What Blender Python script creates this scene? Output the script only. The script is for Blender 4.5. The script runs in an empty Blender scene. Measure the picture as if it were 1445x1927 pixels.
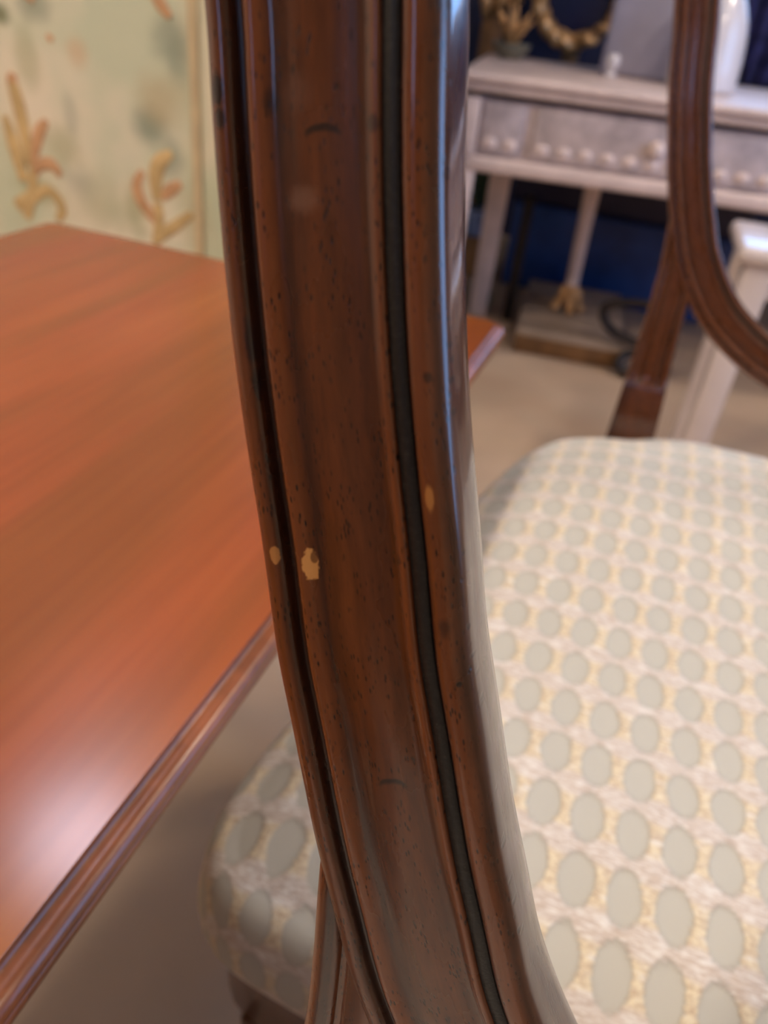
import bpy, bmesh, math, random
from mathutils import Vector, Matrix, noise
random.seed(4)
sc = bpy.context.scene
COL = sc.collection

# ------------------------------------------------------------------ camera
HC = 0.843
M = ((0.93060383, 0.2769226, -0.23935411),
     (0.35180761, -0.49620409, 0.79373352),
     (0.10103426, -0.82285805, -0.5591929))
cam = bpy.data.cameras.new('camera')
cam.sensor_fit = 'HORIZONTAL'
cam.sensor_width = 36.0
cam.lens = 36.0 * 1447 / 1445
cam.clip_start = 0.01
cam.dof.use_dof = True
cam.dof.focus_distance = 0.158
cam.dof.aperture_fstop = 17.0
camo = bpy.data.objects.new('camera', cam)
COL.objects.link(camo)
rot = Matrix([[M[i][0], -M[i][1], -M[i][2]] for i in range(3)])
camo.matrix_world = Matrix.Translation((0, 0, HC)) @ rot.to_4x4()
sc.camera = camo

# ------------------------------------------------------------------ world / exposure
sc.view_settings.view_transform = 'Standard'
sc.view_settings.look = 'None'
sc.view_settings.gamma = 1
sc.view_settings.use_curve_mapping = False
sc.view_settings.exposure = 0.12
w = bpy.data.worlds.new('sky')
sc.world = w
w.use_nodes = True
bg = w.node_tree.nodes['Background']
bg.inputs[0].default_value = (0.27, 0.52, 1.0, 1)
bg.inputs[1].default_value = 5.0

# room extents
RX0, RX1, RY0, RY1, RZ = -2.4, 2.1, -2.6, 3.5, 2.6
UNSEEN_LAMPS = [(-1.13, 1.03, 30, (.76, .78, 1)), (1.0, 0.4, 66, (1, .84, .68)), (-1.35, -.6, 165, (1, .82, .64)), (1.1, 1.65, 95, (1, .82, .66))]

def portal(name, loc, rotm, sx, sy):
    l = bpy.data.lights.new(name, 'AREA')
    l.shape = 'RECTANGLE'; l.size = sx; l.size_y = sy
    l.cycles.is_portal = True
    o = bpy.data.objects.new(name, l)
    o.location = loc; o.rotation_euler = rotm
    COL.objects.link(o)
portal('window_portal', (RX1 + .11, 1.225, 1.43), (0, math.radians(90), 0), 1.54, 2.15)
portal('window_portal', (-.05, RY0 - .11, 2.26), (math.radians(90), 0, 0), 0.6, 0.62)
portal('window_portal', (0.55, RY1 + .11, 1.6), (math.radians(-90), 0, 0), 1.3, 1.0)

# ------------------------------------------------------------------ node helper
class NB:
    def __init__(s, name):
        s.m = bpy.data.materials.new(name); s.m.use_nodes = True
        s.t = s.m.node_tree
        s.b = s.t.nodes['Principled BSDF']
    def n(s, typ, **kw):
        x = s.t.nodes.new(typ)
        for k, v in kw.items(): setattr(x, k, v)
        return x
    def put(s, sock, v):
        if hasattr(v, 'is_linked') or isinstance(v, bpy.types.NodeSocket): s.t.links.new(v, sock)
        elif v is not None:
            sock.default_value = v
    def math(s, op, a, b=None, c=None):
        x = s.n('ShaderNodeMath', operation=op)
        for i, v in enumerate((a, b, c)): s.put(x.inputs[i], v)
        return x.outputs[0]
    def vmath(s, op, a, b=None):
        x = s.n('ShaderNodeVectorMath', operation=op)
        s.put(x.inputs[0], a); s.put(x.inputs[1], b)
        return x.outputs[0]
    def mix(s, f, a, b, blend='MIX'):
        x = s.n('ShaderNodeMix', data_type='RGBA', blend_type=blend)
        s.put(x.inputs[0], f)
        for i, v in ((6, a), (7, b)):
            s.put(x.inputs[i], (*v, 1) if isinstance(v, tuple) and len(v) == 3 else v)
        return x.outputs[2]
    def ramp(s, f, stops, interp='LINEAR'):
        x = s.n('ShaderNodeValToRGB'); cr = x.color_ramp; cr.interpolation = interp
        while len(cr.elements) < len(stops): cr.elements.new(0.5)
        for e, (p, c) in zip(cr.elements, stops):
            e.position = p; e.color = (*c, 1) if len(c) == 3 else c
        s.put(x.inputs[0], f)
        return x.outputs[0]
    def coord(s, which): return s.n('ShaderNodeTexCoord').outputs[which]
    def noise(s, vec, scale=1, detail=3, rough=.5, out=0, dist=0):
        x = s.n('ShaderNodeTexNoise')
        s.put(x.inputs['Vector'], vec)
        x.inputs['Scale'].default_value = scale; x.inputs['Detail'].default_value = detail
        x.inputs['Roughness'].default_value = rough; x.inputs['Distortion'].default_value = dist
        return x.outputs[out]
    def mapped(s, vec, scale=(1, 1, 1), rz=0, loc=(0, 0, 0)):
        x = s.n('ShaderNodeMapping'); s.put(x.inputs[0], vec)
        x.inputs['Location'].default_value = loc
        x.inputs['Rotation'].default_value = (0, 0, rz); x.inputs['Scale'].default_value = scale
        return x.outputs[0]
    def smooth(s, v, lo, hi, a=0., b=1.):
        x = s.n('ShaderNodeMapRange', interpolation_type='SMOOTHSTEP')
        s.put(x.inputs[0], v)
        for i, q in enumerate((lo, hi, a, b)): x.inputs[i + 1].default_value = q
        return x.outputs[0]
    def bump(s, h, strength=.2, dist=.001):
        x = s.n('ShaderNodeBump'); s.put(x.inputs['Height'], h)
        x.inputs['Strength'].default_value = strength; x.inputs['Distance'].default_value = dist
        s.t.links.new(x.outputs[0], s.b.inputs['Normal'])
    def col(s, c): s.put(s.b.inputs['Base Color'], (*c, 1) if isinstance(c, tuple) and len(c) == 3 else c)
    def set(s, **kw):
        for k, v in kw.items(): s.put(s.b.inputs[k.replace('_', ' ')], v)
    def spot(s, xy, cx, cy, rx, ry, soft=.3, wob=None):
        """elliptic blot in a 2D coordinate: 1 inside, 0 outside"""
        sx = s.n('ShaderNodeSeparateXYZ'); s.put(sx.inputs[0], xy)
        a = s.math('DIVIDE', s.math('SUBTRACT', sx.outputs[0], cx), rx)
        b = s.math('DIVIDE', s.math('SUBTRACT', sx.outputs[1], cy), ry)
        d = s.math('SQRT', s.math('ADD', s.math('MULTIPLY', a, a), s.math('MULTIPLY', b, b)))
        if wob is not None: d = s.math('ADD', d, wob)
        return s.smooth(d, 1 - soft, 1 + soft, 1., 0.)

def simple(name, c, rough=.5, var=.12, scale=8, metal=0., coat=0., **kw):
    k = NB(name)
    f = k.noise(k.coord('Object'), scale, 4, .6)
    k.col(k.mix(k.smooth(f, .3, .7), tuple(q * (1 - var) for q in c), tuple(min(1, q * (1 + var)) for q in c)))
    k.set(Roughness=rough, Metallic=metal, Coat_Weight=coat, **kw)
    return k.m

# ------------------------------------------------------------------ materials
def wood_moulded(name, wear_glints):
    """old mahogany under French polish; UV = (m across, m along)"""
    k = NB(name)
    uv = k.coord('UV')
    streak = k.noise(k.mapped(uv, (260, 9, 1)), 1, 5, .6, dist=.3)
    broad = k.noise(k.mapped(uv, (70, 5, 1)), 1, 3, .5)
    c = k.ramp(k.math('ADD', k.math('MULTIPLY', streak, .55), k.math('MULTIPLY', broad, .45)),
               [(.30, (.030, .0060, .0018)), (.48, (.068, .0145, .0042)), (.60, (.112, .027, .0075)), (.74, (.18, .048, .013))])
    sx = k.n('ShaderNodeSeparateXYZ'); k.put(sx.inputs[0], uv)
    u = sx.outputs[0]
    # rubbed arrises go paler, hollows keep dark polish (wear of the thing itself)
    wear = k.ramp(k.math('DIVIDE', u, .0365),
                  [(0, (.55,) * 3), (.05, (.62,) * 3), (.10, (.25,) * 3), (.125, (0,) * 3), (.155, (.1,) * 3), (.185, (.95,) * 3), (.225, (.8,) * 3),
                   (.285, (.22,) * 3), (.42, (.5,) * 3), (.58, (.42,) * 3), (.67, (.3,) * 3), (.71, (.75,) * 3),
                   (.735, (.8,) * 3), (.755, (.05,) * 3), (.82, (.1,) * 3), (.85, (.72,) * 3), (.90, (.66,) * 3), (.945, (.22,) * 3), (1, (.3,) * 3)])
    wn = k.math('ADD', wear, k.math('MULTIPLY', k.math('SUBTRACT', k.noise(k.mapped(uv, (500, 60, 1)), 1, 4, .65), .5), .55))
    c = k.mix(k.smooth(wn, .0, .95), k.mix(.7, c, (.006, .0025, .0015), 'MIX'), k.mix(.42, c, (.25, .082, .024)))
    # open pores, short dashes along the grain
    pore = k.n('ShaderNodeTexVoronoi'); k.put(pore.inputs['Vector'], k.mapped(uv, (1500, 420, 1))); pore.inputs['Scale'].default_value = 1
    pgate = k.noise(k.mapped(uv, (240, 90, 1), loc=(3, 1, 0)), 1, 2)
    pm = k.math('MULTIPLY', k.smooth(pore.outputs[0], .16, .36, 1., 0.), k.smooth(pgate, .42, .58))
    c = k.mix(k.math('MULTIPLY', pm, .85), c, (.012, .004, .002))
    blot = k.smooth(k.noise(k.mapped(uv, (420, 170, 1), loc=(9, 4, 0)), 1, 3), .66, .74)
    c = k.mix(k.math('MULTIPLY', blot, .55), c, (.014, .005, .003))
    rgh = k.smooth(k.noise(k.mapped(uv, (90, 30, 1)), 1, 4), .25, .8, .2, .42)
    if wear_glints:
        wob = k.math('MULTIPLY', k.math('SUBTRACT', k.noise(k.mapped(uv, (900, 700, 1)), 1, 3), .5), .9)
        for (a, b, ra, rb, cc, f, sf, wa) in wear_glints:
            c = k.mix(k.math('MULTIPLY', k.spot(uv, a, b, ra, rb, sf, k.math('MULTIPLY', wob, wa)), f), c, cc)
        for (a, b, ra, rb, d) in DENTS:
            m_ = k.math('SUBTRACT', 1, k.spot(uv, a, b - d, ra * 1.1, rb, .25, k.math('MULTIPLY', wob, .3)))
            c = k.mix(k.math('MULTIPLY', k.math('MULTIPLY', k.spot(uv, a, b, ra, rb, .15, k.math('MULTIPLY', wob, .3)), m_), .92), c, (.010, .005, .004))
    k.col(c)
    h = k.math('SUBTRACT', k.math('MULTIPLY', k.noise(k.mapped(uv, (700, 160, 1)), 1, 3), .35), k.math('MULTIPLY', pm, .5))
    k.bump(h, .22, .0006)
    k.set(Roughness=rgh, Coat_Weight=.7, Coat_Roughness=.09)
    k.b.inputs['Specular IOR Level'].default_value = .38
    return k

def fabric():
    k = NB('cane_pattern_fabric')
    uv = k.coord('UV')
    sx = k.n('ShaderNodeSeparateXYZ'); k.put(sx.inputs[0], uv)
    PX, PY = .0226, .0334
    wob = k.math('MULTIPLY', k.math('SUBTRACT', k.noise(uv, 60, 2), .5), .004)
    def cell(v, p, off):
        q = k.math('DIVIDE', k.math('SUBTRACT', v, off), p)
        return k.math('MULTIPLY', k.math('SUBTRACT', k.math('FRACT', k.math('ADD', q, 100.5)), .5), p)
    dx = cell(k.math('ADD', sx.outputs[0], wob), PX, .0455)
    dy = cell(k.math('ADD', sx.outputs[1], wob), PY, .0340)
    a = k.math('DIVIDE', dx, .0085); b = k.math('DIVIDE', dy, .0141)
    r = k.math('SQRT', k.math('ADD', k.math('MULTIPLY', a, a), k.math('MULTIPLY', b, b)))
    fray = k.math('MULTIPLY', k.math('SUBTRACT', k.noise(uv, 420, 4, .7), .5), .6)
    rr = k.math('ADD', r, fray)
    band = k.smooth(rr, .90, 1.08)                       # 0 in the smooth ovals, 1 on the woven bars
    rim = k.math('MULTIPLY', k.smooth(rr, .78, .98), k.smooth(rr, .98, 1.12, 1., 0.))
    # upright bars gold, cross bars white and rose
    vert = k.smooth(k.math('ABSOLUTE', dy), .0075, .0120, 1., 0.)
    gold = k.ramp(k.noise(k.mapped(uv, (260, 420, 1)), 1, 3, .6), [(.32, (.54, .41, .27)), (.46, (.68, .57, .40)), (.62, (.82, .73, .52)), (.75, (.70, .62, .50))])
    rose = k.ramp(k.noise(k.mapped(uv, (170, 820, 1)), 1, 4, .65), [(.34, (.50, .41, .33)), (.44, (.62, .53, .455)), (.55, (.70, .64, .57)), (.66, (.86, .84, .79))])
    bc = k.mix(vert, rose, gold)
    bc = k.mix(k.smooth(k.noise(k.mapped(uv, (55, 160, 1)), 1, 4, .7), .52, .68, 0., .75), bc, (.86, .84, .78))
    bc = k.mix(k.smooth(k.noise(k.mapped(uv, (70, 190, 1), loc=(5, 2, 0)), 1, 4, .7), .54, .68, 0., .6), bc, (.55, .43, .32))
    weft = k.n('ShaderNodeTexWave', bands_direction='Y'); k.put(weft.inputs[0], uv); weft.inputs['Scale'].default_value = 420; weft.inputs['Distortion'].default_value = .8
    hole = k.mix(k.math('MULTIPLY', weft.outputs[1], .10), (.53, .515, .44), (.50, .485, .415))
    hole = k.mix(k.smooth(k.noise(uv, 6, 2), .35, .65), hole, k.mix(.5, hole, (.50, .49, .43)))
    c = k.mix(band, hole, bc)
    c = k.mix(k.math('MULTIPLY', rim, .2), c, (.34, .27, .19))
    k.col(c)
    thread = k.noise(k.mapped(uv, (900, 500, 1)), 1, 3, .6)
    h = k.math('ADD', k.math('MULTIPLY', band, k.math('ADD', thread, .3)), k.math('MULTIPLY', weft.outputs[1], .03))
    k.bump(h, .55, .0012)
    k.set(Roughness=.82, Sheen_Weight=.15)
    return k.m

def table_wood():
    k = NB('table_cherry_wood')
    o = k.coord('Object')
    g = k.mapped(o, (9, 1.6, 9), rz=math.radians(14))
    f = k.noise(g, 1, 4, .5, dist=.25)
    big = k.noise(k.mapped(o, (2.6, 1.5, 1), rz=.5, loc=(.3, .7, 0)), 1.4, 2)
    c = k.ramp(f, [(.28, (.165, .045, .008)), (.45, (.27, .082, .014)), (.6, (.35, .118, .02)), (.78, (.42, .165, .035))])
    c = k.mix(k.smooth(big, .38, .62, .0, .6), c, (.34, .058, .022))
    band = k.noise(k.mapped(o, (13, 1.3, 5), rz=math.radians(14), loc=(2, 0, 0)), 1, 2)
    c = k.mix(k.smooth(band, .42, .66, 0., .6), c, (.17, .055, .012))
    fine = k.noise(k.mapped(o, (160, 9, 60), rz=math.radians(14)), 1, 3)
    c = k.mix(k.smooth(fine, .3, .75, 0., .22), c, (.16, .035, .012))
    k.col(c)
    k.set(Roughness=.19, Coat_Weight=.0)
    k.b.inputs['Specular IOR Level'].default_value = .42
    return k.m

def wallpaper():
    k = NB('painted_green_wall')
    o = k.coord('Object')
    xz = k.n('ShaderNodeCombineXYZ'); sp = k.n('ShaderNodeSeparateXYZ'); k.put(sp.inputs[0], o)
    k.put(xz.inputs[0], sp.outputs[0]); k.put(xz.inputs[1], sp.outputs[2])
    v = xz.outputs[0]
    big = k.noise(o, 3.2, 3, .55)
    c = k.mix(k.smooth(big, .38, .62), (.60, .64, .47), (.82, .74, .58))
    c = k.mix(k.smooth(k.noise(o, 9, 3), .45, .7, 0, .3), c, (.55, .62, .46))
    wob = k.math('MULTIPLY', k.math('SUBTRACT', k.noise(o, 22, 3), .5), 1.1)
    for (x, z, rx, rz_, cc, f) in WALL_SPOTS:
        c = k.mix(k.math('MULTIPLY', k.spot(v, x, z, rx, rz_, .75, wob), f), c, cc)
    k.col(c)
    k.bump(k.noise(o, 120, 3), .1, .001)
    k.set(Roughness=.6)
    return k.m
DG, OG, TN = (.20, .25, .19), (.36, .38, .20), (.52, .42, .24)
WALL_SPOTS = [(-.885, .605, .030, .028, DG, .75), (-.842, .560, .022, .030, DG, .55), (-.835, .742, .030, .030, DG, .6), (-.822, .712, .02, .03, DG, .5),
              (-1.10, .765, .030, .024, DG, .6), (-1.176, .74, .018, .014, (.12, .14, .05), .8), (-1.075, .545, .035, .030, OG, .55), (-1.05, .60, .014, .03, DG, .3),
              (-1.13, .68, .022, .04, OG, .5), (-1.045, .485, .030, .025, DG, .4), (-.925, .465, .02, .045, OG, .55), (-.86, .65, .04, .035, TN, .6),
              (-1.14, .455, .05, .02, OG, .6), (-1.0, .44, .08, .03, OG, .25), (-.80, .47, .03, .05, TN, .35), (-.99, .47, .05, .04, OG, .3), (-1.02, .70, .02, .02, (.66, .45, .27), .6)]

def carpet():
    k = NB('tan_floor_covering')
    o = k.coord('Object')
    c = k.mix(k.smooth(k.noise(o, 2.4, 3), .35, .65), (.45, .32, .225), (.57, .42, .30))
    c = k.mix(k.smooth(k.noise(o, 11, 4), .4, .7, 0, .35), c, (.45, .36, .26))
    c = k.mix(k.smooth(k.noise(o, 700, 2), .3, .7, 0, .25), c, (.26, .19, .12))
    k.col(c); k.bump(k.noise(o, 900, 2), .25, .002)
    k.set(Roughness=.55)
    return k.m

MAT = {}
WEAR_AND_GLINTS = [(.0087, .1178, .0013, .0026, (.56, .27, .085), .95, .12, 1.1), (.0094, .1190, .0006, .0011, (.10, .036, .012), .8, .2, .5), (.0022, .1196, .0009, .0016, (.44, .20, .06), .85, .15, 1.1),
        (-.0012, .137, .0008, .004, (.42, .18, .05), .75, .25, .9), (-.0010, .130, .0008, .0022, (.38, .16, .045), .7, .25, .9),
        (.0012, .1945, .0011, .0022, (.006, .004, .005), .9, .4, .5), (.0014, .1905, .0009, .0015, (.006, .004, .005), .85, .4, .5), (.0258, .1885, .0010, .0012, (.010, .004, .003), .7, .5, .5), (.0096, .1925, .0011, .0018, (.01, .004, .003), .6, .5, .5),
        (.0142, .1785, .0022, .0018, (.22, .12, .085), .40, .7, .9), (.0140, .1935, .0022, .0022, (.16, .075, .05), .30, .8, .9),  # soft pale scuffs, their specular highlight painted into the colour
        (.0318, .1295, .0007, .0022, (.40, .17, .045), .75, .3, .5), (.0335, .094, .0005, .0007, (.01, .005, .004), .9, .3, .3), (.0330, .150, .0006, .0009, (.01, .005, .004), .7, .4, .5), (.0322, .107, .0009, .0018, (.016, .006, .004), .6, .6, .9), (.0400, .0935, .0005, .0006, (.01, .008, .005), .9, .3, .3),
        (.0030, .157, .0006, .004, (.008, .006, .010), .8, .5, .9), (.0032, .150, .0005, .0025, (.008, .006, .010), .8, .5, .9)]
DENTS = [(.0178, .1876, .0028, .0014, .0010), (.0180, .0722, .0027, .0017, .0010)]   # crescent finger-nail dents
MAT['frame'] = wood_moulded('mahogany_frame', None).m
MAT['frame_worn'] = wood_moulded('mahogany_frame_chipped', WEAR_AND_GLINTS).m
def ebony():
    k = NB('ebonised_line')
    uv = k.coord('UV')
    f = k.noise(k.mapped(uv, (900, 900, 1)), 1, 3, .7)
    c = k.mix(k.smooth(f, .45, .75), (.0045, .0042, .0042), (.020, .0175, .0155))
    spk = k.smooth(k.noise(k.mapped(uv, (2600, 2600, 1)), 1, 1), .70, .78)
    k.col(k.mix(k.math('MULTIPLY', spk, .35), c, (.12, .11, .095)))
    k.bump(f, .3, .0004); k.set(Roughness=.42)
    return k.m
MAT['ebony'] = ebony()
MAT['fabric'] = fabric()
MAT['table'] = table_wood()
MAT['table_edge'] = simple('table_edge_wood', (.21, .062, .018), .33, .3, 30, coat=.1)
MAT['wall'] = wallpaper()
MAT['gilt'] = simple('ochre_gilding', (.60, .43, .20), .5, .18, 30)
MAT['gilt_orange'] = simple('orange_gilding', (.62, .36, .19), .55, .18, 30)
MAT['stripe'] = simple('tan_moulding', (.62, .50, .30), .6, .08, 20)
MAT['stripe_edge'] = simple('pale_green_moulding', (.55, .60, .40), .6, .08, 20)
MAT['floor'] = carpet()
MAT['plaster'] = simple('warm_plaster', (.62, .55, .45), .8, .05, 3)
MAT['brown_wall'] = simple('brown_wall_paint', (.24, .165, .13), .7, .08, 3)
MAT['ceiling'] = simple('ceiling_paint', (.75, .70, .62), .8, .03, 3)
MAT['navy'] = simple('navy_wall_paint', (.016, .020, .060), .55, .3, 5)
MAT['white_wash'] = simple('limewashed_wood', (.71, .56, .51), .42, .10, 12)
MAT['white_wash_dark'] = simple('limewashed_wood_dark_grain', (.53, .43, .42), .5, .22, 22)  # darker, greyer tone for the frieze and drawer fronts
MAT['white_gloss'] = simple('white_gloss_paint', (.72, .62, .58), .3, .05, 8, coat=.5)
MAT['frame_paint'] = simple('window_white_paint', (.75, .72, .68), .4, .04, 8)
MAT['lilac_grey'] = simple('lilac_grey_paint', (.36, .35, .46), .45, .12, 6)
MAT['china'] = simple('white_glazed_china', (.66, .62, .64), .3, .06, 4, coat=.5)
MAT['old_gold'] = simple('carved_gold_leaf', (.52, .29, .12), .42, .35, 40, metal=.35)
MAT['mirror'] = simple('dark_mirror_glass', (.010, .012, .045), .15, .2, 4)
MAT['brown_wood'] = simple('brown_plinth_wood', (.16, .075, .026), .45, .3, 14)
MAT['greige'] = simple('grey_tan_boards', (.33, .25, .19), .55, .2, 9)
MAT['iron'] = simple('dark_iron', (.022, .015, .014), .5, .3, 20, metal=.4)
MAT['blue_box'] = simple('blue_lacquer', (.018, .062, .24), .35, .35, 5)
MAT['navy_lid'] = simple('navy_lacquer', (.014, .012, .045), .4, .2, 5)
MAT['orange_wood'] = simple('orange_pine', (.36, .17, .06), .5, .2, 12)
MAT['leaf'] = simple('dark_green_leaf', (.035, .06, .03), .5, .3, 20)
MAT['blue_china'] = simple('blue_white_china', (.22, .28, .46), .3, .35, 25)
MAT['green_glass'] = simple('green_glaze', (.09, .14, .05), .3, .2, 10)
MAT['sage'] = simple('sage_glaze', (.16, .15, .11), .4, .2, 10)
MAT['lilac'] = simple('lilac_blue_velvet', (.24, .24, .60), .8, .45, 14)
def lamp_mat(i, c, s):
    k = NB('unseen_lamp_diffuser_%d' % i); k.col((.8, .8, .8)); k.set(Emission_Color=(*c, 1), Emission_Strength=s); return k.m
def glass_mat():
    k = NB('window_glass'); t = k.t
    tr = k.n('ShaderNodeBsdfTransparent'); gl = k.n('ShaderNodeBsdfGlossy'); gl.inputs['Roughness'].default_value = .02
    fr = k.n('ShaderNodeFresnel'); fr.inputs[0].default_value = 1.35
    mx = k.n('ShaderNodeMixShader'); t.links.new(fr.outputs[0], mx.inputs[0]); t.links.new(tr.outputs[0], mx.inputs[1]); t.links.new(gl.outputs[0], mx.inputs[2])
    t.links.new(mx.outputs[0], t.nodes['Material Output'].inputs[0]); return k.m
MAT['glass'] = glass_mat()

# ------------------------------------------------------------------ mesh helpers
def obj(name, verts, faces, mat, parent=None, uvs=None, smooth=True, auto=None):
    me = bpy.data.meshes.new(name); me.from_pydata([tuple(v) for v in verts], [], faces); me.update()
    if uvs:
        l = me.uv_layers.new(name='UVMap')
        for lo in me.loops: l.data[lo.index].uv = uvs[lo.vertex_index]
    return link(name, me, mat, parent, smooth, auto)
def link(name, me, mat, parent=None, smooth=True, auto=None):
    me.materials.append(MAT[mat] if isinstance(mat, str) else mat)
    if smooth:
        for p in me.polygons: p.use_smooth = True
    if auto:
        try: me.set_sharp_from_angle(angle=math.radians(auto))
        except Exception: pass
    o = bpy.data.objects.new(name, me); COL.objects.link(o)
    if parent: o.parent = parent
    return o
def bmobj(name, bm, mat, parent=None, smooth=True, auto=35, kind=None):
    bmesh.ops.recalc_face_normals(bm, faces=bm.faces)
    me = bpy.data.meshes.new(name); bm.to_mesh(me); bm.free()
    o = link(name, me, mat, parent, smooth, auto)
    if kind: o['kind'] = kind
    return o
def box(bm, c, s, bev=.002, rz=0, seg=2, taper=None):
    r = bmesh.ops.create_cube(bm, size=1)['verts']
    for v in r:
        k = 1 if not taper or v.co.z > 0 else taper
        v.co = Vector((v.co.x * s[0] * k, v.co.y * s[1] * k, v.co.z * s[2]))
    if bev:
        es = list({e for v in r for e in v.link_edges})
        nb = bmesh.ops.bevel(bm, geom=es, offset=bev, segments=seg, affect='EDGES', profile=.5)
        r = list({v for f in nb['faces'] for v in f.verts} | {v for v in r if v.is_valid})
    R = Matrix.Rotation(rz, 3, 'Z')
    for v in r: v.co = R @ v.co + Vector(c)
    return r
def tube(bm, pts, rad, seg=10, flat=None, sub=6):
    """smooth tapered tube through pts; rad a number or one per point"""
    if not hasattr(rad, '__len__'): rad = [rad] * len(pts)
    P, Rr = spline([tuple(p) + (r,) for p, r in zip(pts, rad)], sub)
    rings = []
    prev = None
    for i, p in enumerate(P):
        t = (P[min(i + 1, len(P) - 1)] - P[max(i - 1, 0)]).normalized()
        a = Vector((0, 1, 0)) if flat else (prev if prev else Vector((.31, .9, .2)))
        a = (a - t * a.dot(t)).normalized(); prev = a
        b = t.cross(a)
        fl = flat or 1
        rings.append([bm.verts.new(p + a * math.cos(q) * Rr[i] * fl + b * math.sin(q) * Rr[i]) for q in [2 * math.pi * j / seg for j in range(seg)]])
    for A, B in zip(rings, rings[1:]):
        for j in range(seg): bm.faces.new((A[j], A[(j + 1) % seg], B[(j + 1) % seg], B[j]))
    bm.faces.new(rings[0][::-1]); bm.faces.new(rings[-1])
def spline(pts, sub):
    """Catmull-Rom through (x,y,z,r)"""
    out, rr = [], []
    n = len(pts)
    for i in range(n - 1):
        p = [pts[max(i - 1, 0)], pts[i], pts[i + 1], pts[min(i + 2, n - 1)]]
        for j in range(sub + (1 if i == n - 2 else 0)):
            t = j / sub
            q = [.5 * (2 * p[1][k] + (p[2][k] - p[0][k]) * t + (2 * p[0][k] - 5 * p[1][k] + 4 * p[2][k] - p[3][k]) * t * t + (3 * p[1][k] - p[0][k] - 3 * p[2][k] + p[3][k]) * t ** 3) for k in range(4)]
            out.append(Vector(q[:3])); rr.append(max(q[3], 1e-4))
    return out, rr
def lathe(bm, prof, c=(0, 0, 0), seg=28):
    rings = [[bm.verts.new((c[0] + r * math.cos(2 * math.pi * j / seg), c[1] + r * math.sin(2 * math.pi * j / seg), c[2] + z)) for j in range(seg)] for r, z in prof]
    for A, B in zip(rings, rings[1:]):
        for j in range(seg): bm.faces.new((A[j], A[(j + 1) % seg], B[(j + 1) % seg], B[j]))
    bm.faces.new(rings[0][::-1]); bm.faces.new(rings[-1])
def thing(name, label, cat, loc=(0, 0, 0), rz=0, group=None):
    o = bpy.data.objects.new(name, None); COL.objects.link(o)
    o.location = loc; o.rotation_euler = (0, 0, rz); o.empty_display_size = .1
    return tag(o, label, cat, group)
def tag(o, label, cat, group=None):
    o['label'] = label; o['category'] = cat
    if group: o['group'] = group
    return o
def structure(o): o['kind'] = 'structure'; return o

# ------------------------------------------------------------------ room shell
def wall(name, axis, at, a0, a1, mat, hole=None, th=.1):
    """slab with an optional window hole (h0,h1,z0,z1); axis 'x' = plane x = at"""
    bm = bmesh.new()
    def slab(p0, p1, z0, z1):
        c, s = (p0 + p1) / 2, p1 - p0
        if axis == 'x': box(bm, (at, c, (z0 + z1) / 2), (th, s, z1 - z0), 0)
        else: box(bm, (c, at, (z0 + z1) / 2), (s, th, z1 - z0), 0)
    if hole:
        h0, h1, z0, z1 = hole
        slab(a0, h0, 0, RZ); slab(h1, a1, 0, RZ); slab(h0, h1, 0, z0); slab(h0, h1, z1, RZ)
    else: slab(a0, a1, 0, RZ)
    return structure(bmobj(name, bm, mat, smooth=False))
bm = bmesh.new(); box(bm, ((RX0 + RX1) / 2, (RY0 + RY1) / 2, -.05), (RX1 - RX0 + .2, RY1 - RY0 + .2, .1), 0); structure(bmobj('floor', bm, 'floor', smooth=False))
bm = bmesh.new(); box(bm, ((RX0 + RX1) / 2, (RY0 + RY1) / 2, RZ + .05), (RX1 - RX0 + .2, RY1 - RY0 + .2, .1), 0); structure(bmobj('ceiling', bm, 'ceiling', smooth=False))
W1 = (.15, 2.3, .66, 2.2); W2 = (-.35, .25, 1.95, 2.57); W3 = (-.1, 1.2, 1.1, 2.1)  # unseen windows, added and sized to suit the blue reflections
wall('wall_right', 'x', RX1 + .05, RY0, RY1, 'plaster', W1)
wall('wall_front', 'y', RY0 - .05, RX0, RX1, 'brown_wall', W2)
wall('wall_back', 'y', RY1 + .05, RX0, RX1, 'navy', W3)
wall('wall_side', 'x', RX0 - .05, RY0, RY1, 'plaster')
def window(n, axis, at, hole):
    h0, h1, z0, z1 = hole
    root = bpy.data.objects.new('window_%d' % n, None); COL.objects.link(root); structure(root)
    c, zc = (h0 + h1) / 2, (z0 + z1) / 2
    root.location = (at, c, zc) if axis == 'x' else (c, at, zc)
    W, H, t = h1 - h0, z1 - z0, .05
    def bar(bm, ca, cz, sa, sz, th=.06):
        if axis == 'x': box(bm, (0, ca, cz), (th, sa, sz), .004)
        else: box(bm, (ca, 0, cz), (sa, th, sz), .004)
    bm = bmesh.new()
    bar(bm, 0, H / 2 - t / 2, W, t); bar(bm, 0, -H / 2 + t / 2, W, t); bar(bm, -W / 2 + t / 2, 0, t, H - 2 * t); bar(bm, W / 2 - t / 2, 0, t, H - 2 * t)
    bmobj('window_frame', bm, 'frame_paint', root)
    bm = bmesh.new(); bar(bm, 0, 0, .03, H - 2 * t, .04); bmobj('mullion', bm, 'frame_paint', root)
    for s in (-1, 1):
        bm = bmesh.new(); bar(bm, s * W / 4, 0, W / 2 - t, H - 2 * t, .004); bmobj('pane', bm, 'glass', root, smooth=False)
window(1, 'x', RX1 + .05, W1); window(2, 'y', RY0 - .05, W2); window(3, 'y', RY1 + .05, W3)

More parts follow.
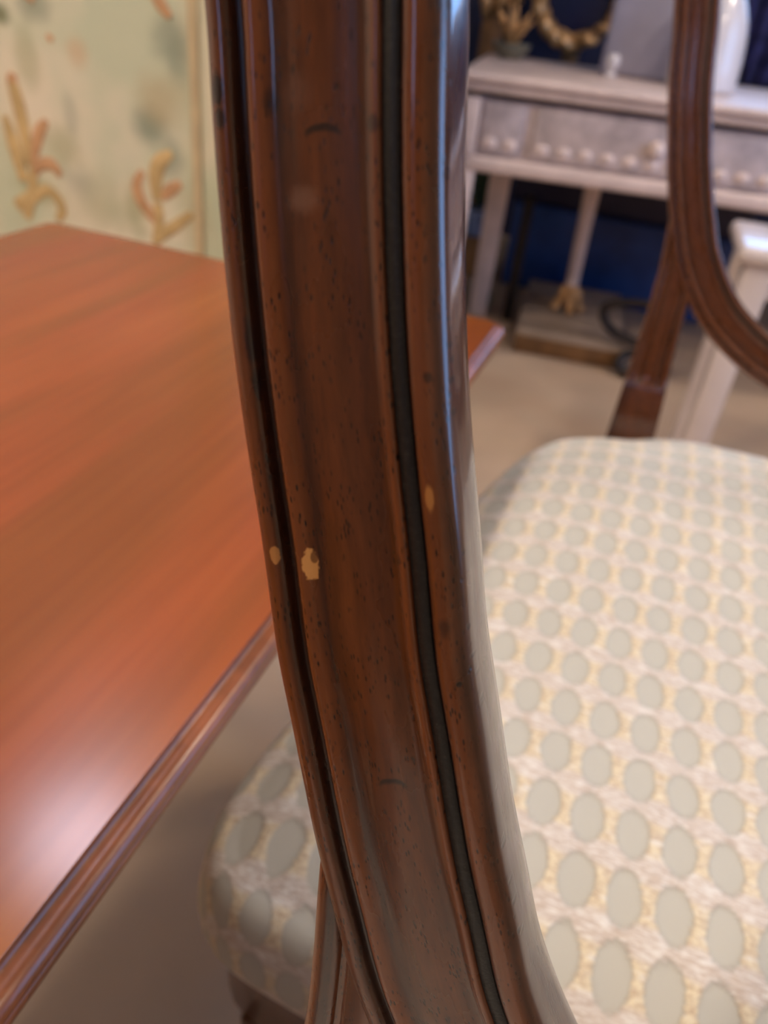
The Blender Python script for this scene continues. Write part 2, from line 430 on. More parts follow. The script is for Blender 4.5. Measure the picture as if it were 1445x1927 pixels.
# painted wall panel behind the table, with gilded leaf relief
WY = 1.25
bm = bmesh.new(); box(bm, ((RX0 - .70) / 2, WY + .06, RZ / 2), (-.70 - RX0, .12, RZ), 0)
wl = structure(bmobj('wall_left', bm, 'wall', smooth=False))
def trim(n, x, wd, dp, mat):
    bm = bmesh.new(); box(bm, (x, WY - dp / 2 + .001, 1.29), (wd, dp, 2.58), dp * .45, seg=3)
    structure(bmobj('trim_%d' % n, bm, mat))
trim(1, -.789, .018, .008, 'stripe'); trim(2, -.716, .032, .018, 'stripe_edge')
def leaf(pts, rad, mat):
    bm = bmesh.new(); tube(bm, [(x, WY - .001, z) for x, z in pts], [r * 1.2 for r in rad], 10, flat=.22)
    bmobj('gilt_leaf', bm, mat, wl)
LEAVES = [
    ([(-1.158, .500), (-1.160, .570), (-1.166, .618), (-1.172, .640)], [.007, .012, .012, .009], 'gilt'),
    ([(-1.172, .622), (-1.170, .640), (-1.164, .652)], [.006, .010, .006], 'gilt_orange'),
    ([(-1.150, .500), (-1.138, .535), (-1.122, .566), (-1.104, .584)], [.006, .009, .010, .005], 'gilt_orange'),
    ([(-1.158, .478), (-1.134, .504), (-1.106, .510), (-1.088, .493)], [.006, .009, .010, .006], 'gilt_orange'),
    ([(-1.150, .445), (-1.128, .462), (-1.104, .452), (-1.094, .430), (-1.108, .410)], [.007, .009, .009, .009, .006], 'gilt'),
    ([(-1.176, .470), (-1.188, .530), (-1.200, .580)], [.010, .013, .006], 'gilt'),
    ([(-1.205, .420), (-1.170, .438), (-1.150, .445)], [.010, .011, .007], 'gilt'),
    ([(-1.184, .400), (-1.160, .452), (-1.150, .500)], [.009, .010, .007], 'gilt'),
    ([(-.878, .485), (-.878, .525), (-.866, .552), (-.842, .570)], [.008, .012, .012, .006], 'gilt'),
    ([(-.905, .530), (-.919, .505), (-.910, .475), (-.880, .446)], [.005, .009, .010, .007], 'gilt_orange'),
    ([(-.866, .492), (-.848, .508), (-.826, .522)], [.006, .010, .006], 'gilt_orange'),
    ([(-.888, .410), (-.868, .428), (-.842, .446), (-.806, .474)], [.008, .009, .009, .006], 'gilt'),
    ([(-.878, .480), (-.876, .450), (-.888, .405)], [.008, .009, .006], 'gilt'),
    ([(-.912, .470), (-.890, .452), (-.868, .448)], [.004, .006, .005], 'gilt'),
    ([(-.866, .812), (-.850, .790), (-.832, .772)], [.006, .009, .005], 'gilt_orange'),
    ([(-1.125, .800), (-1.112, .780), (-1.098, .768)], [.006, .008, .005], 'gilt_orange'),
    ([(-1.080, .720), (-1.070, .714)], [.004, .005], 'gilt_orange')]
for l in LEAVES: leaf(*l)

# unseen ceiling lamps added to light wall and seat; first follows the table's glow
for i, (x, y, s, c) in enumerate(UNSEEN_LAMPS):
    t = thing('unseen_ceiling_lamp', 'unseen round flush ceiling lamp with opal diffuser, ' + ['nearest the green painted wall', 'above the far dining chair', 'behind the near dining chair', 'in front of the limewashed console'][i], 'lamp', (x, y, RZ), 0, 'unseen added ceiling lamps')
    bm = bmesh.new(); lathe(bm, [(.17, -.002), (.175, -.01), (.172, -.03), (.16, -.034)], seg=40); bmobj('lamp_base', bm, 'frame_paint', t)
    bm = bmesh.new(); lathe(bm, [(.155, -.03), (.15, -.045), (.12, -.06), (.06, -.068), (.005, -.07)], seg=40); bmobj('unseen_lamp_diffuser', bm, lamp_mat(i, c, s), t)

# ------------------------------------------------------------------ dining table
TX0, TX1, TY0, TY1, TZ = -.624, -.109, -.52, .692, .603
tb = thing('dining_table', 'long polished reddish cherry-wood table with moulded edge beside the chairs', 'table', ((TX0 + TX1) / 2, (TY0 + TY1) / 2, 0))
def rrect(hx, hy, r, n=8):
    out = []
    for cx, cy, a0 in ((hx - r, hy - r, 0), (-hx + r, hy - r, 90), (-hx + r, -hy + r, 180), (hx - r, -hy + r, 270)):
        for j in range(n + 1):
            a = math.radians(a0 + 90 * j / n); out.append((cx + r * math.cos(a), cy + r * math.sin(a)))
    return out
hx, hy = (TX1 - TX0) / 2, (TY1 - TY0) / 2
def loft(bm, prof, hx, hy, r):
    rings = [[bm.verts.new((x, y, z)) for x, y in rrect(hx - i, hy - i, max(r - i, .002))] for i, z in prof]
    n = len(rings[0])
    for A, B in zip(rings, rings[1:]):
        for j in range(n): bm.faces.new((A[j], A[(j + 1) % n], B[(j + 1) % n], B[j]))
    return rings
bm = bmesh.new()
R_ = loft(bm, [(.0104, TZ - .016), (.0104, TZ - .0006), (.0109, TZ), (.02, TZ)], hx, hy, .022)
bm.faces.new(R_[-1]); bm.faces.new(R_[0][::-1])
bmobj('tabletop', bm, 'table', tb, auto=40)
bm = bmesh.new()
prof = [(.0102, TZ - .0003), (.0098, TZ - .0016), (.0086, TZ - .0026)]
for q in range(0, 181, 20):   # upper bead
    a = math.radians(90 + q); prof.append((.0060 + .0050 * math.cos(a), TZ - .0066 + .0044 * math.sin(a)))
prof += [(.0072, TZ - .0122)]
for q in range(20, 181, 32):  # lower bead
    a = math.radians(90 + q); prof.append((.0082 + .0050 * math.cos(a), TZ - .0162 + .0038 * math.sin(a)))
prof += [(.016, TZ - .0215), (.03, TZ - .0235)]
R_ = loft(bm, prof, hx, hy, .022)
bm.faces.new(R_[-1][::-1])
bmobj('moulded_edge', bm, 'table_edge', tb, auto=50)
for s, t_, sx, sy in ((0, 1, 2 * hx - .22, .02), (0, -1, 2 * hx - .22, .02), (1, 0, .02, 2 * hy - .24), (-1, 0, .02, 2 * hy - .24)):
    bm = bmesh.new(); box(bm, (s * (hx - .085), t_ * (hy - .09), TZ - .0235 - .035), (sx, sy, .07), .002); bmobj('apron', bm, 'table_edge', tb)
for s in (-1, 1):
    for t_ in (-1, 1):
        bm = bmesh.new(); z1 = TZ - .0235
        box(bm, (s * (hx - .085), t_ * (hy - .09), z1 / 2), (.045, .045, z1), .003, taper=.62); bmobj('leg', bm, 'table_edge', tb)

# ------------------------------------------------------------------ oval-back dining chairs
RK = math.radians(13)
KZ = HC - .1415                       # height of the point where post leaves oval
CX = .180                             # half distance to the chair's axis from that point
WD = .0355
OUT = [(180, -143), (150, -138.5), (128, -131.5), (99, -119), (61, -94), (36, -66.5), (17.5, -39), (7.2, -16.5), (0, 0.4), (-8.2, 22.5), (-14, 38), (-19.6, 57), (-23.5, 69.3), (-27.2, 81.5), (-30.9, 95), (-35.2, 113), (-38.3, 128),
       (-40.8, 141), (-46.5, 163), (-51.5, 190), (-53, 215), (-50, 250), (-40, 285), (-18, 322), (20, 356), (70, 378), (125, 388), (180, 391)]
def oval():
    P, _ = spline([(x / 1000, z / 1000, 0, 1) for x, z in OUT], 7)
    L = [(p.x - CX, p.y) for p in P]
    # light smoothing, keeps the traced bow
    for _i in range(3):
        L = [L[0]] + [((L[i - 1][0] + 2 * L[i][0] + L[i + 1][0]) / 4, (L[i - 1][1] + 2 * L[i][1] + L[i + 1][1]) / 4) for i in range(1, len(L) - 1)] + [L[-1]]
    return L + [(-x, z) for x, z in L[-2:0:-1]]
PATH = oval()
def bk(x, v, h):                      # back-plane coordinates -> chair coordinates
    return Vector((x, v * math.sin(RK) - h * math.cos(RK), KZ + v * math.cos(RK) + h * math.sin(RK)))
PROF = [(-.4, -22), (-1.5, -17), (-1.9, -10), (-1.6, -4.5), (-1.0, -2), (-.1, -.7), (1.2, -.1), (2.4, -.2), (3.3, -.9), (3.75, -1.8), (4.1, -2.7), (4.75, -2.9), (5.05, -1.8), (5.2, -1.5), (5.45, -2.2), (5.7, -1.5), (6.0, -.5),
        (6.7, .15), (7.5, .05), (8.4, -.5), (9.4, -1.2), (10.6, -1.55), (13, -1.15), (16.5, -.75), (20, -.85), (23, -1.35), (24.3, -1.5), (25.0, -1.1), (25.7, -.5), (26.3, -.4), (26.75, -.75), (27, -1.9), (29.8, -1.9), (30.05, -.8),
        (30.6, -.3), (31.6, -.15), (32.5, -.4), (33.3, -.85), (34.0, -1.35), (34.7, -1.75), (35.2, -2.2), (35.6, -2.9), (35.85, -3.9), (35.95, -6), (36.0, -10), (35.9, -15), (35.3, -19), (34.2, -21.5), (31, -23), (18, -24), (4, -23.2)]
def sweep(prof, closed=True):
    n = len(PATH); verts = []; uvs = []; al = 0; faces = []
    ref = min(range(n), key=lambda i: (PATH[i][0] + CX - .0152) ** 2 + (PATH[i][1] + .0346) ** 2)
    arc = [0]
    for i in range(1, n): arc.append(arc[-1] + math.dist(PATH[i], PATH[i - 1]))
    for i, (x, z) in enumerate(PATH):
        a, b = PATH[i - 1], PATH[(i + 1) % n]
        tx, tz = b[0] - a[0], b[1] - a[1]; L = math.hypot(tx, tz); tx /= L; tz /= L
        nx, nz = tz, -tx              # path runs up the left side: inside is to the right
        wd = 1 + .055 * min(1, max(0, (.065 - z) / .085))      # the oval thickens where the posts join it
        cum = 0
        for j, (s, h) in enumerate(prof):
            verts.append(bk(x + nx * ((s - 18) * wd + 18) / 1000, z + nz * ((s - 18) * wd + 18) / 1000, h / 1000))
            if j: cum += math.dist(prof[j], prof[j - 1]) / 1000
            uvs.append(((s / 1000 if h > -6 else (s / 1000 + (abs(h) - 6) / 1000 if s > 18 else s / 1000 - (abs(h) - 6) / 1000)), arc[i] - arc[ref] + .02))
    m = len(prof)
    for i in range(n):
        k = (i + 1) % n
        for j in range(m if closed else m - 1):
            q = (j + 1) % m
            faces.append((i * m + j, i * m + q, k * m + q, k * m + j))
    return verts, faces, uvs
def fix_normals(o):
    bm = bmesh.new(); bm.from_mesh(o.data); bmesh.ops.recalc_face_normals(bm, faces=bm.faces); bm.to_mesh(o.data); bm.free()
    for p in o.data.polygons: p.use_smooth = True
    return o

# rear post: moulded shaft under the oval, plain block at the seat, sabre leg below
XL = [(26, -8.5), (12, -4.2), (0, -1.0), (-17, .8), (-31, 2.2), (-52, 3.9), (-90, 4.4), (-127, 4.0), (-168, 2.5), (-236, 0)]
XR = [(26, 18), (12, 22), (0, 26), (-17, 31), (-31, 35), (-52, 37.5), (-90, 39), (-127, 41), (-168, 44), (-236, 48)]
def lerp(T, v):
    for (a, x), (b, y) in zip(T, T[1:]):
        if v <= a and v >= b: return x + (y - x) * (a - v) / (a - b)
    return T[-1][1] if v < T[-1][0] else T[0][1]
PPROF = [(0, -21), (0, -4), (.02, -2), (.06, -1.1), (.11, -.9), (.16, -1.3), (.19, -2.2), (.205, -3.2), (.245, -3.3), (.26, -2.2), (.285, -1.7), (.5, -1.6), (.715, -1.7), (.74, -2.2), (.755, -3.3), (.795, -3.2), (.81, -2.2), (.84, -1.3), (.89, -.9), (.94, -1.1), (.98, -2), (1, -4), (1, -21), (.5, -21.5)]
def post_mesh(side):
    verts, uvs, faces = [], [], []
    m = len(PPROF)
    vs = [26, 18, 10, 4, 0, -5, -10, -17, -24, -31, -40, -52, -70, -90, -108, -127, -146, -155]
    rings = []
    for v in vs:
        xl, xr = lerp(XL, v), lerp(XR, v)
        hb = -4.2 if v > 5 else -1.2 - 3 * max(0, (v + 12) / 17) if v > -12 else -1.2 if v > -40 else -1.2 + min(1, (-40 - v) / 40) * 1.0
        rings.append([bk(((xl + (xr - xl) * s) / 1000 - CX), v / 1000, (h + hb) / 1000) for s, h in PPROF])
        uvs += [(s * .0365 if h > -5 else s * .0365 + .01, v / 1000) for s, h in PPROF]
    for v, e in ((-156, -.9), (-160, 0.1), (-236, 0.1)):   # plain block
        xl, xr = lerp(XL, v), lerp(XR, v)
        rings.append([bk(((xl - e * .4 + (xr - xl + e * .8) * s) / 1000 - CX), v / 1000, (max(h, -21) if h < -4 else e) / 1000) for s, h in PPROF])
        uvs += [(.3 * .0365 + s * .012, v / 1000) for s, h in PPROF]
    y0 = rings[-1][0].y; z0 = min(p.z for p in rings[-1])
    base = rings[-1]
    for z, dy, k in ((.40, .004, .98), (.30, .010, .93), (.20, .024, .88), (.10, .047, .82), (0.0, .080, .76)):
        c = sum(base, Vector()) / m
        xo = c.x
        ring = []
        for p in base:
            q = Vector((xo + (p.x - xo) * k - .004 * (1 - k) * 20 * 0, c.y + (p.y - c.y) * k + dy, z))
            ring.append(q)
        rings.append(ring); uvs += [(.3 * .0365 + s * .012, z - .8) for s, h in PPROF]
    for r in rings: verts += [Vector((side * -1 * p.x if side > 0 else p.x, p.y, p.z)) for p in r]
    for i in range(len(rings) - 1):
        for j in range(m): faces.append((i * m + j, i * m + (j + 1) % m, (i + 1) * m + (j + 1) % m, (i + 1) * m + j))
    faces.append(tuple(range(m))); faces.append(tuple((len(rings) - 1) * m + j for j in range(m)))
    return verts, faces, uvs

# seat outline in chair coordinates (left half), z of the upholstered edge
SEAT = [(0, -.636), (-.09, -.633), (-.18, -.627), (-.25, -.623), (-.288, -.617), (-.308, -.601), (-.316, -.573), (-.315, -.54), (-.310, -.50), (-.297, -.405), (-.285, -.31), (-.271, -.23), (-.252, -.150), (-.226, -.095), (-.190, -.066), (-.158, -.052), (-.132, -.034), (-.10, -.022), (-.05, -.018), (0, -.017)]
SZ0, SZ1 = .415, .48
def seat_outline():
    P, _ = spline([(x, y, 0, 1) for x, y in SEAT], 8)
    L = [(p.x, p.y) for p in P]
    return L + [(-x, y) for x, y in L[-2:0:-1]]
def resample(L, n):
    arc = [0]
    for i in range(len(L)): arc.append(arc[-1] + math.dist(L[i], L[(i + 1) % len(L)]))
    out = []; j = 0
    for k in range(n):
        s = arc[-1] * k / n
        while arc[j + 1] < s: j += 1
        f = (s - arc[j]) / max(arc[j + 1] - arc[j], 1e-9)
        a, b = L[j], L[(j + 1) % len(L)]
        out.append((a[0] + (b[0] - a[0]) * f, a[1] + (b[1] - a[1]) * f))
    return out
FAR = Vector((.00074 + CX, .7873, 0))
NEAR = Vector((-.03112 + CX, .08498, 0))
PXc, PYc = .0226, .0334
def relief(x, y):
    """raised woven bars between the smooth ovals of the cane pattern"""
    dx = ((x - .0455) / PXc + 100.5) % 1 - .5; dy = ((y - .0340) / PYc + 100.5) % 1 - .5
    r = math.hypot(dx * PXc / .0085, dy * PYc / .0141)
    t = min(1, max(0, (r - .82) / .36)); return .0006 * t * t * (3 - 2 * t)
def cushion_mesh():
    N = 560; out = resample(seat_outline(), N)
    nrm = []
    for i in range(N):
        a, b = out[i - 1], out[(i + 1) % N]; tx, ty = b[0] - a[0], b[1] - a[1]; L = math.hypot(tx, ty)
        nrm.append((-ty / L, tx / L))
    cx, cy = 0, -.34
    if (out[0][0] - cx) * nrm[0][0] + (out[0][1] - cy) * nrm[0][1] < 0: nrm = [(-a, -b) for a, b in nrm]
    verts, uvs, rings = [], [], []
    def add(ring, uv):
        s = len(verts); verts.extend(ring); uvs.extend(uv); rings.append(list(range(s, s + len(ring))))
    def lift(y):                                       # cushion stuffed higher towards the back
        t = min(1, max(0, (y + .50) / .42)); return .018 * t * t * (3 - 2 * t)
    RB = .016                                          # edge roll
    K = 150
    for q in range(2, K + 1):
        f = q / K; ring, uv = [], []
        for (x, y), (nx, ny) in zip(out, nrm):
            px, py = cx + (x - nx * RB - cx) * f, cy + (y - ny * RB - cy) * f
            z = SZ1 + .004 + .027 * (1 - f ** 7)
            u, v = px + FAR.x, py + FAR.y
            ring.append(Vector((px, py, z + lift(py) + relief(u, v)))); uv.append((u, v))
        add(ring, uv)
    d = 0
    for ang in (18, 36, 54, 72, 90):
        a = math.radians(ang); ring, uv = [], []
        for (x, y), (nx, ny) in zip(out, nrm):
            o_ = RB * math.sin(a); ed = RB * a
            px, py = x - nx * RB, y - ny * RB
            u, v = px + nx * ed + FAR.x, py + ny * ed + FAR.y
            ring.append(Vector((px + nx * o_, py + ny * o_, SZ1 + .004 + lift(py) - RB + RB * math.cos(a)))); uv.append((u, v))
        add(ring, uv)
    for z in (.462, .452, .442, .434, .428, .424, .4205, .417, .415):
        t = (SZ1 + .004 - RB - z) / (SZ1 + .004 - RB - SZ0); ring, uv = [], []
        bul = .004 * math.sin(math.pi * t) - .012 * max(0, t - .75) ** 1 * 2
        for (x, y), (nx, ny) in zip(out, nrm):
            e = RB * math.pi / 2 - RB + (SZ1 + .004 - RB - z)
            u, v = x + nx * e + FAR.x, y + ny * e + FAR.y
            ring.append(Vector((x + nx * bul, y + ny * bul, z + lift(y) * (1 - t)))); uv.append((u, v))
        add(ring, uv)
    faces = []
    for A, B in zip(rings, rings[1:]):
        for j in range(N): faces.append((A[j], A[(j + 1) % N], B[(j + 1) % N], B[j]))
    s = len(verts); verts.append(Vector((cx, cy, SZ1 + .031 + lift(cy)))); uvs.append((cx + FAR.x, cy + FAR.y))
    for j in range(N): faces.append((rings[0][(j + 1) % N], rings[0][j], s))
    faces.append(tuple(rings[-1]))
    return verts, faces, uvs
def rail_mesh():
    out = resample(seat_outline(), 160); bm = bmesh.new(); rings = []
    nr = []
    for i in range(160):
        a, b = out[i - 1], out[(i + 1) % 160]; tx, ty = b[0] - a[0], b[1] - a[1]; L = math.hypot(tx, ty); nr.append((-ty / L, tx / L))
    if out[0][1] * 0 + (out[0][1] + .34) * nr[0][1] < 0: nr = [(-a, -b) for a, b in nr]
    for z, i in ((.416, .012), (.414, .0105), (.350, .0105), (.346, .013), (.346, .034), (.416, .034)):
        rings.append([bm.verts.new((x - nx * i, min(y - ny * i, -.055 - i * .3), z)) for (x, y), (nx, ny) in zip(out, nr)])
    rings.append(rings[0])
    for A, B in zip(rings, rings[1:]):
        for j in range(160): bm.faces.new((A[j], A[(j + 1) % 160], B[(j + 1) % 160], B[j]))
    return bm
def make_chair(name, label, loc, frame_mat):
    t = thing(name, label, 'chair', loc, 0, None)
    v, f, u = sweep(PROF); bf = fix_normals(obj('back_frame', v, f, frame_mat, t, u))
    line = [(27.0, -1.5), (27.15, -1.05), (28.4, -1.0), (29.65, -1.05), (29.8, -1.5), (29.8, -2.0), (27.0, -2.0)]
    v, f, u = sweep(line); fix_normals(obj('inlaid_line', v, f, 'ebony', bf, u))['label'] = 'black ebonised line'
    for s in (-1, 1):
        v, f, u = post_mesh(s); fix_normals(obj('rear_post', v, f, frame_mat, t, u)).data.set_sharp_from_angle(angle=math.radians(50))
    v, f, u = cushion_mesh(); fix_normals(obj('seat_cushion', v, f, 'fabric', t, u))
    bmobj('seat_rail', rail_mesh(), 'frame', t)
    for s in (-1, 1):
        bm = bmesh.new(); box(bm, (s * .262, -.588, .174), (.044, .044, .348), .003, taper=.6); bmobj('front_leg', bm, 'frame', t)
    return t
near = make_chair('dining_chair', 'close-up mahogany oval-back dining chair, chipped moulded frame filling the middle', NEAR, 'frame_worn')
far = thing('dining_chair', 'second mahogany oval-back chair with cream cane-pattern seat, standing behind the chipped one', 'chair', FAR)
def copy_children(src, dst):
    for ch in list(src.children):
        c = ch.copy(); COL.objects.link(c); c.parent = dst
        if MAT['frame_worn'].name in [m.name for m in ch.data.materials if m]:
            c.data = ch.data.copy(); c.data.materials[0] = MAT['frame']
        copy_children(ch, c)
copy_children(near, far)
for q in (near, far): q['group'] = 'oval-back dining chairs in a row'

# ------------------------------------------------------------------ limewashed console at the back
CR = math.radians(10)
cs = thing('console_table', 'pale limewashed wooden console with carved drawer frieze against the far navy wall', 'console', (-.535, 1.945, 0), CR)
CW, CD, CT = 1.5, .85, .71
bm = bmesh.new(); box(bm, (CW / 2, CD / 2, CT - .009), (CW, CD, .018), .006, seg=3); bmobj('top_board', bm, 'white_wash', cs)
bm = bmesh.new(); box(bm, (CW / 2, CD / 2 + .004, CT - .028), (CW - .016, CD - .016, .02), .006, seg=3); bmobj('top_moulding', bm, 'white_wash', cs)
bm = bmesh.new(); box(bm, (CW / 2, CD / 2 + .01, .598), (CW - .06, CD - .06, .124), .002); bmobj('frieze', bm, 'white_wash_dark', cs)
bm = bmesh.new(); box(bm, (CW / 2, CD / 2 + .004, .518), (CW - .03, CD - .03, .036), .010, seg=3); bmobj('apron_moulding', bm, 'white_wash', cs)
for x in (.035, CW - .035):
    bm = bmesh.new(); box(bm, (x, .028, .598), (.045, .03, .124), .004); bmobj('pilaster', bm, 'white_wash', cs)
for x0, x1 in ((.066, .165), (.19, .76), (.785, 1.31), (1.335, 1.435)):
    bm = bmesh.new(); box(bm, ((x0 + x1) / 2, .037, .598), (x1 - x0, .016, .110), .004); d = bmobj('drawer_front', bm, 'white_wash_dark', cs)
    n = max(2, int((x1 - x0) / .05))
    for i in range(n):
        x = x0 + (x1 - x0) * (i + .5) / n
        bm = bmesh.new(); bmesh.ops.create_uvsphere(bm, u_segments=10, v_segments=6, radius=1)
        for v in bm.verts: v.co = Vector((x + v.co.x * .018, .030 + v.co.y * .007, .565 + v.co.z * .014))
        bmobj('carved_leaf', bm, 'white_wash', d)
    if x1 - x0 > .3:
        bm = bmesh.new(); bmesh.ops.create_uvsphere(bm, u_segments=14, v_segments=8, radius=1)
        for v in bm.verts: v.co = Vector(((x0 + x1) / 2 + v.co.x * .02, .022 + v.co.y * .014, .60 + v.co.z * .02))
        bmobj('drawer_knob', bm, 'white_wash', d)
for x, y, wd in ((.04, .04, .05), (CW - .04, .04, .05), (.119, .472, .064), (CW - .12, .472, .064)):
    bm = bmesh.new(); box(bm, (x, y, .25), (wd, wd, .5), .004, taper=.85); bmobj('leg', bm, 'white_wash', cs)

# things on the console
t = thing('lilac_box', 'tall lilac-grey painted box standing on the pale console behind the egg cup', 'box', (-.20, 2.58, CT), math.radians(4))
bm = bmesh.new(); box(bm, (0, 0, .16), (.20, .12, .32), .012, seg=3); bmobj('body', bm, 'lilac_grey', t)
bm = bmesh.new(); box(bm, (0, 0, .33), (.21, .13, .018), .006, seg=3); bmobj('lid', bm, 'china', t)
bm = bmesh.new(); box(bm, (.09, -.062, .16), (.02, .012, .31), .003); bmobj('edge_highlight_strip', bm, 'china', t)  # pale strip added as the box's edge highlight
t = thing('pottery_jar', 'white rounded pottery jar on the console right of the lilac-grey box', 'jar', (-.022, 2.44, CT))
bm = bmesh.new(); lathe(bm, [(.078, 0), (.086, .004), (.088, .02), (.086, .07), (.080, .12), (.070, .16), (.052, .20), (.036, .225), (.034, .25), (.028, .248)], seg=40); bmobj('body', bm, 'china', t)
bm = bmesh.new(); lathe(bm, [(.033, .248), (.042, .252), (.042, .262), (.034, .265)], seg=30); bmobj('rim', bm, 'china', t)
bm = bmesh.new(); lathe(bm, [(.016, 0), (.018, .004), (.010, .012), (.016, .024), (.020, .036), (.017, .048), (.012, .054), (.009, .052)], c=(0, 0, 0), seg=20)
o = bmobj('egg_cup', bm, 'china'); o.location = (-.255, 2.44, CT); tag(o, 'tiny white china egg cup at the foot of the lilac-grey box', 'cup')
t = thing('green_dish', 'small sage-green pottery bowl at the left back of the console', 'bowl', (-.575, 2.62, CT))
bm = bmesh.new(); lathe(bm, [(.03, 0), (.034, .004), (.05, .02), (.058, .04), (.055, .042), (.045, .024), (.02, .01)], seg=24); bmobj('body', bm, 'sage', t)
bm = bmesh.new()
for i in range(7):
    a = i * .9; tube(bm, [(0, 0, .02), (.02 * math.cos(a), .02 * math.sin(a), .07), (.055 * math.cos(a), .05 * math.sin(a), .10 + .02 * (i % 3))], [.006, .012, .003], 8, sub=4)
bmobj('dried_leaves', bm, 'old_gold', t)
# gilded oval frame leaning behind the console
FX, FY, FZ = -.495, 3.22, .95
t = thing('gilded_mirror', 'carved gilded oval mirror frame with dark glass behind the console', 'mirror', (FX, FY, 0))
bm = bmesh.new()
ring = [(0.15 * math.cos(a), -.01, FZ + .19 * math.sin(a)) for a in [math.radians(q) for q in range(-90, 271, 15)]]
tube(bm, ring, [.022 + .007 * math.sin(i * 1.7) for i in range(len(ring))], 12, sub=3); bmobj('frame', bm, 'old_gold', t)
bm = bmesh.new(); lathe(bm, [(.001, -.002), (.142, -.002), (.142, .002), (.001, .002)], seg=40)
for v in bm.verts: v.co = Vector((v.co.x, v.co.z + .006, FZ + v.co.y * 1.35))
bmobj('mirror_glass', bm, 'mirror', t)
for i, (q, l) in enumerate([(-100, .05), (-115, .06), (-130, .065), (-148, .06), (-165, .05), (-185, .05), (-70, .035), (-48, .04), (-25, .035), (200, .05), (160, .05), (120, .05), (60, .05), (90, .06), (20, .045)]):
    a = math.radians(q); x, z = .15 * math.cos(a), FZ + .19 * math.sin(a)
    dx, dz = math.cos(a + .8), math.sin(a + .8)
    bm = bmesh.new(); tube(bm, [(x - dx * l * .6, -.02, z - dz * l * .6), (x, -.045, z), (x + dx * l * .5 + .012, -.035, z + dz * l * .5), (x + dx * l * .8 + .02, -.02, z + dz * l * .5 + .015)], [.010, .024, .020, .007] if q < -95 else [.008, .015, .012, .005], 10, sub=4)
    bmobj('carved_leaf', bm, 'old_gold', t)
bm = bmesh.new(); box(bm, (0, .035, (FZ - .17) / 2), (.06, .03, FZ - .17), .004); bmobj('stand', bm, 'brown_wood', t)
# gilded bracket left of it
t = thing('gilded_bracket', 'carved gilded leaf bracket on a brown post left of the oval mirror', 'ornament', (-.80, 3.25, 0))
bm = bmesh.new(); box(bm, (0, .03, .44), (.08, .04, .88), .005); bmobj('post', bm, 'brown_wood', t)
for (x0, z0, x1, z1, r) in ((-.03, .80, -.05, .90, .022), (.0, .82, .035, .90, .026), (.03, .86, .08, .93, .024), (-.01, .88, -.02, .98, .03), (.05, .84, .10, .88, .018)):
    bm = bmesh.new(); tube(bm, [(x0, .0, z0), ((x0 + x1) / 2 + .012, -.02, (z0 + z1) / 2), (x1, -.01, z1)], [r * .5, r, r * .4], 10, sub=5); bmobj('carved_leaf', bm, 'old_gold', t)

# low plinth under the console and what stands on it
t = thing('low_plinth', 'low wooden plinth with grey-tan top and brown front on the floor under the console', 'plinth', (-.205, 2.47, 0), math.radians(7))
for i in range(5):
    bm = bmesh.new(); box(bm, (0, -.225 + i * .105, .061), (.31, .101, .018), .003); bmobj('board', bm, 'greige', t)
bm = bmesh.new(); box(bm, (0, -.265, .027), (.31, .024, .054), .006); bmobj('front_board', bm, 'brown_wood', t)
for s in (-1, 1):
    bm = bmesh.new(); box(bm, (s * .143, .0, .026), (.024, .50, .052), .004); bmobj('side_board', bm, 'brown_wood', t)
t = thing('gilt_foot_stand', 'slim pale wooden stand with carved gilded foot on the low plinth', 'stand', (-.222, 2.43, .07))
bm = bmesh.new(); tube(bm, [(0, 0, .05), (-.002, 0, .15), (-.005, .0, .28), (-.008, 0, .41)], [.020, .020, .022, .026], 14); bmobj('pole', bm, 'white_wash', t)
for i in range(5):
    a = i * 1.2566 - 1.2; c_, s_ = math.cos(a), math.sin(a)
    bm = bmesh.new(); tube(bm, [(0, 0, .09), (.022 * c_, .022 * s_, .06), (.034 * c_, .034 * s_, .025), (.052 * c_, .052 * s_, .012)], [.011, .015, .013, .012], 10, sub=5); bmobj('gilt_foot', bm, 'old_gold', t)
t = thing('blue_chest', 'deep blue lacquered chest with dark navy lid behind the gilt-footed stand', 'chest', (-.14, 2.90, 0))
bm = bmesh.new(); box(bm, (0, 0, .145), (.74, .2, .29), .012, seg=3); bmobj('body', bm, 'blue_box', t)
bm = bmesh.new(); box(bm, (0, 0, .39), (.78, .23, .20), .02, seg=3); bmobj('lid', bm, 'navy_lid', t)
bm = bmesh.new(); tube(bm, [(.16, -.105, .20), (.19, -.125, .185), (.22, -.105, .20)], .006); bmobj('handle', bm, 'blue_china', t)
t = thing('scrolled_iron_stand', 'dark scrolled iron stand on the floor right of the gilt-footed stand', 'stand', (-.01, 2.205, 0))
for pts in ([(.10, 0, .20), (-.0, -.0, .205), (-.075, 0, .185), (-.085, 0, .15), (-.05, 0, .115), (.02, 0, .095), (.10, 0, .085)], [(.10, 0, .075), (.02, 0, .065), (-.01, -.02, .045), (.0, -.03, .02), (.05, -.04, .011), (.10, -.05, .011)]):
    bm = bmesh.new(); tube(bm, pts, [.010, .012, .014, .014, .014, .013, .011][:len(pts)], 10); bmobj('scroll', bm, 'iron', t)
bm = bmesh.new(); tube(bm, [(.10, 0, .20), (.115, 0, .14), (.10, -.0, .085), (.10, 0, .07), (.10, -.03, .03), (.10, -.05, .011)], .010, 10); bmobj('upright', bm, 'iron', t)
bm = bmesh.new(); box(bm, (0, 0, .19), (.03, .035, .38), .003)
o = bmobj('dark_slat', bm, 'iron'); o.location = (-.402, 2.44, 0); tag(o, 'narrow dark board standing behind the console\'s left back leg', 'board')
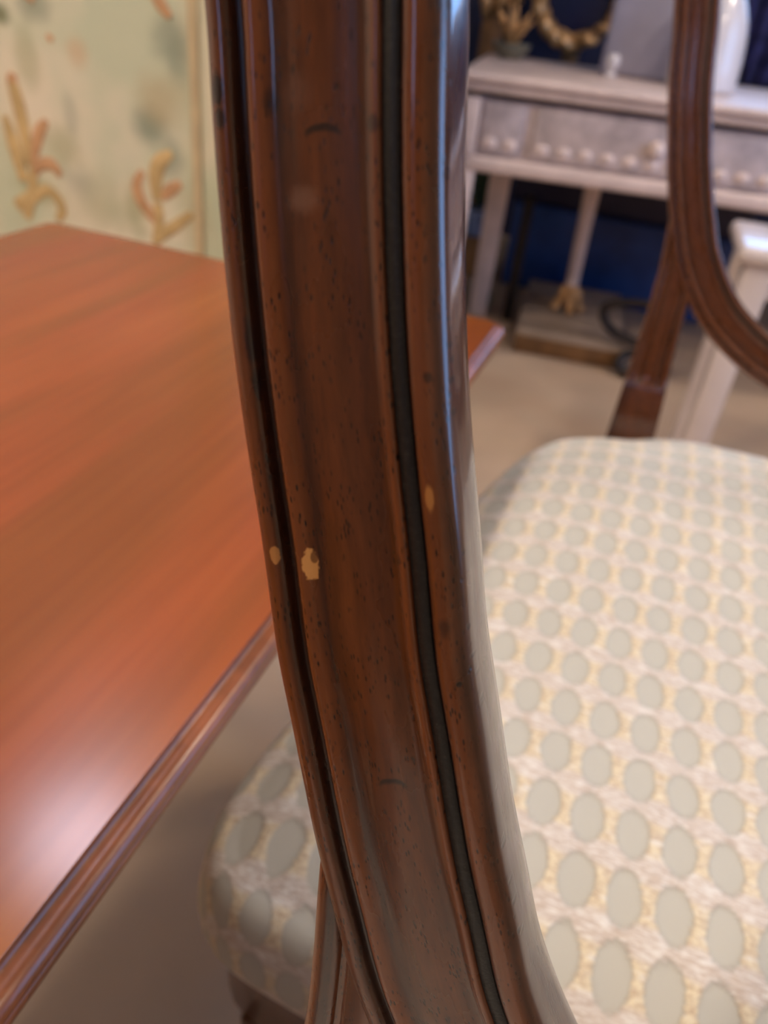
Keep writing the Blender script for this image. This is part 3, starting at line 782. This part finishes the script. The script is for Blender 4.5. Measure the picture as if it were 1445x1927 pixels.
# corner left of the console
t = thing('pine_box', 'small orange pine box on the floor behind the left end of the console', 'box', (-.665, 2.88, 0))
bm = bmesh.new(); box(bm, (0, 0, .06), (.18, .16, .12), .004); bmobj('body', bm, 'orange_wood', t)
bm = bmesh.new(); box(bm, (0, 0, .128), (.19, .17, .016), .004); bmobj('lid', bm, 'orange_wood', t)
t = thing('plant_pot', 'blue and white pot with dark green foliage on the small pine box', 'plant', (-.655, 2.86, .136))
bm = bmesh.new(); lathe(bm, [(.035, 0), (.04, .004), (.05, .04), (.052, .075), (.048, .09), (.043, .088)], seg=24); bmobj('pot', bm, 'blue_china', t)
for i in range(16):
    a = i * 2.4; r = .03 + .03 * (i % 3) / 2
    bm = bmesh.new(); tube(bm, [(0, 0, .085), (r * .5 * math.cos(a), r * .5 * math.sin(a), .14 + .004 * i), (r * 1.3 * math.cos(a), r * 1.3 * math.sin(a), .15 + .008 * i)], [.003, .016, .003], 8, flat=.4, sub=4); bmobj('leaf', bm, 'leaf', t)
bm = bmesh.new(); lathe(bm, [(.022, 0), (.026, .004), (.026, .04), (.014, .055), (.014, .066), (.011, .066)], seg=20)
o = bmobj('green_jar', bm, 'green_glass'); o.location = (-.505, 2.52, 0); tag(o, 'small green glazed jar on the tan floor by the console\'s back leg', 'jar')
# white stool right
t = thing('white_bench', 'narrow white-painted wooden bench in front of the console at the right', 'bench', (.40, 1.60, 0), math.radians(3))
bm = bmesh.new(); box(bm, (0, 0, .532), (.56, .24, .030), .013, seg=4); bmobj('seat', bm, 'white_gloss', t)
bm = bmesh.new(); box(bm, (0, 0, .488), (.50, .18, .058), .004); bmobj('apron', bm, 'white_gloss', t)
for sx in (-1, 1):
    for sy in (-1, 1):
        bm = bmesh.new(); box(bm, (sx * .235, sy * .082, .26), (.052, .048, .52), .005, taper=.85); bmobj('leg', bm, 'white_gloss', t)
# lilac hanging at the far right
bm = bmesh.new(); n = 60
A = [bm.verts.new((.02 + .55 * i / n, 3.36 + .018 * math.sin(i * 1.05) + .008 * math.sin(i * .37), .70)) for i in range(n + 1)]
B = [bm.verts.new((.02 + .55 * i / n, 3.36 + .012 * math.sin(i * 1.05), 1.06)) for i in range(n + 1)]
for i in range(n): bm.faces.new((A[i], A[i + 1], B[i + 1], B[i]))
bmesh.ops.solidify(bm, geom=bm.faces[:], thickness=.006)
o = bmobj('velvet_hanging', bm, 'lilac', auto=None); tag(o, 'lilac-blue velvet hanging on the navy wall behind the console\'s right half', 'fabric')
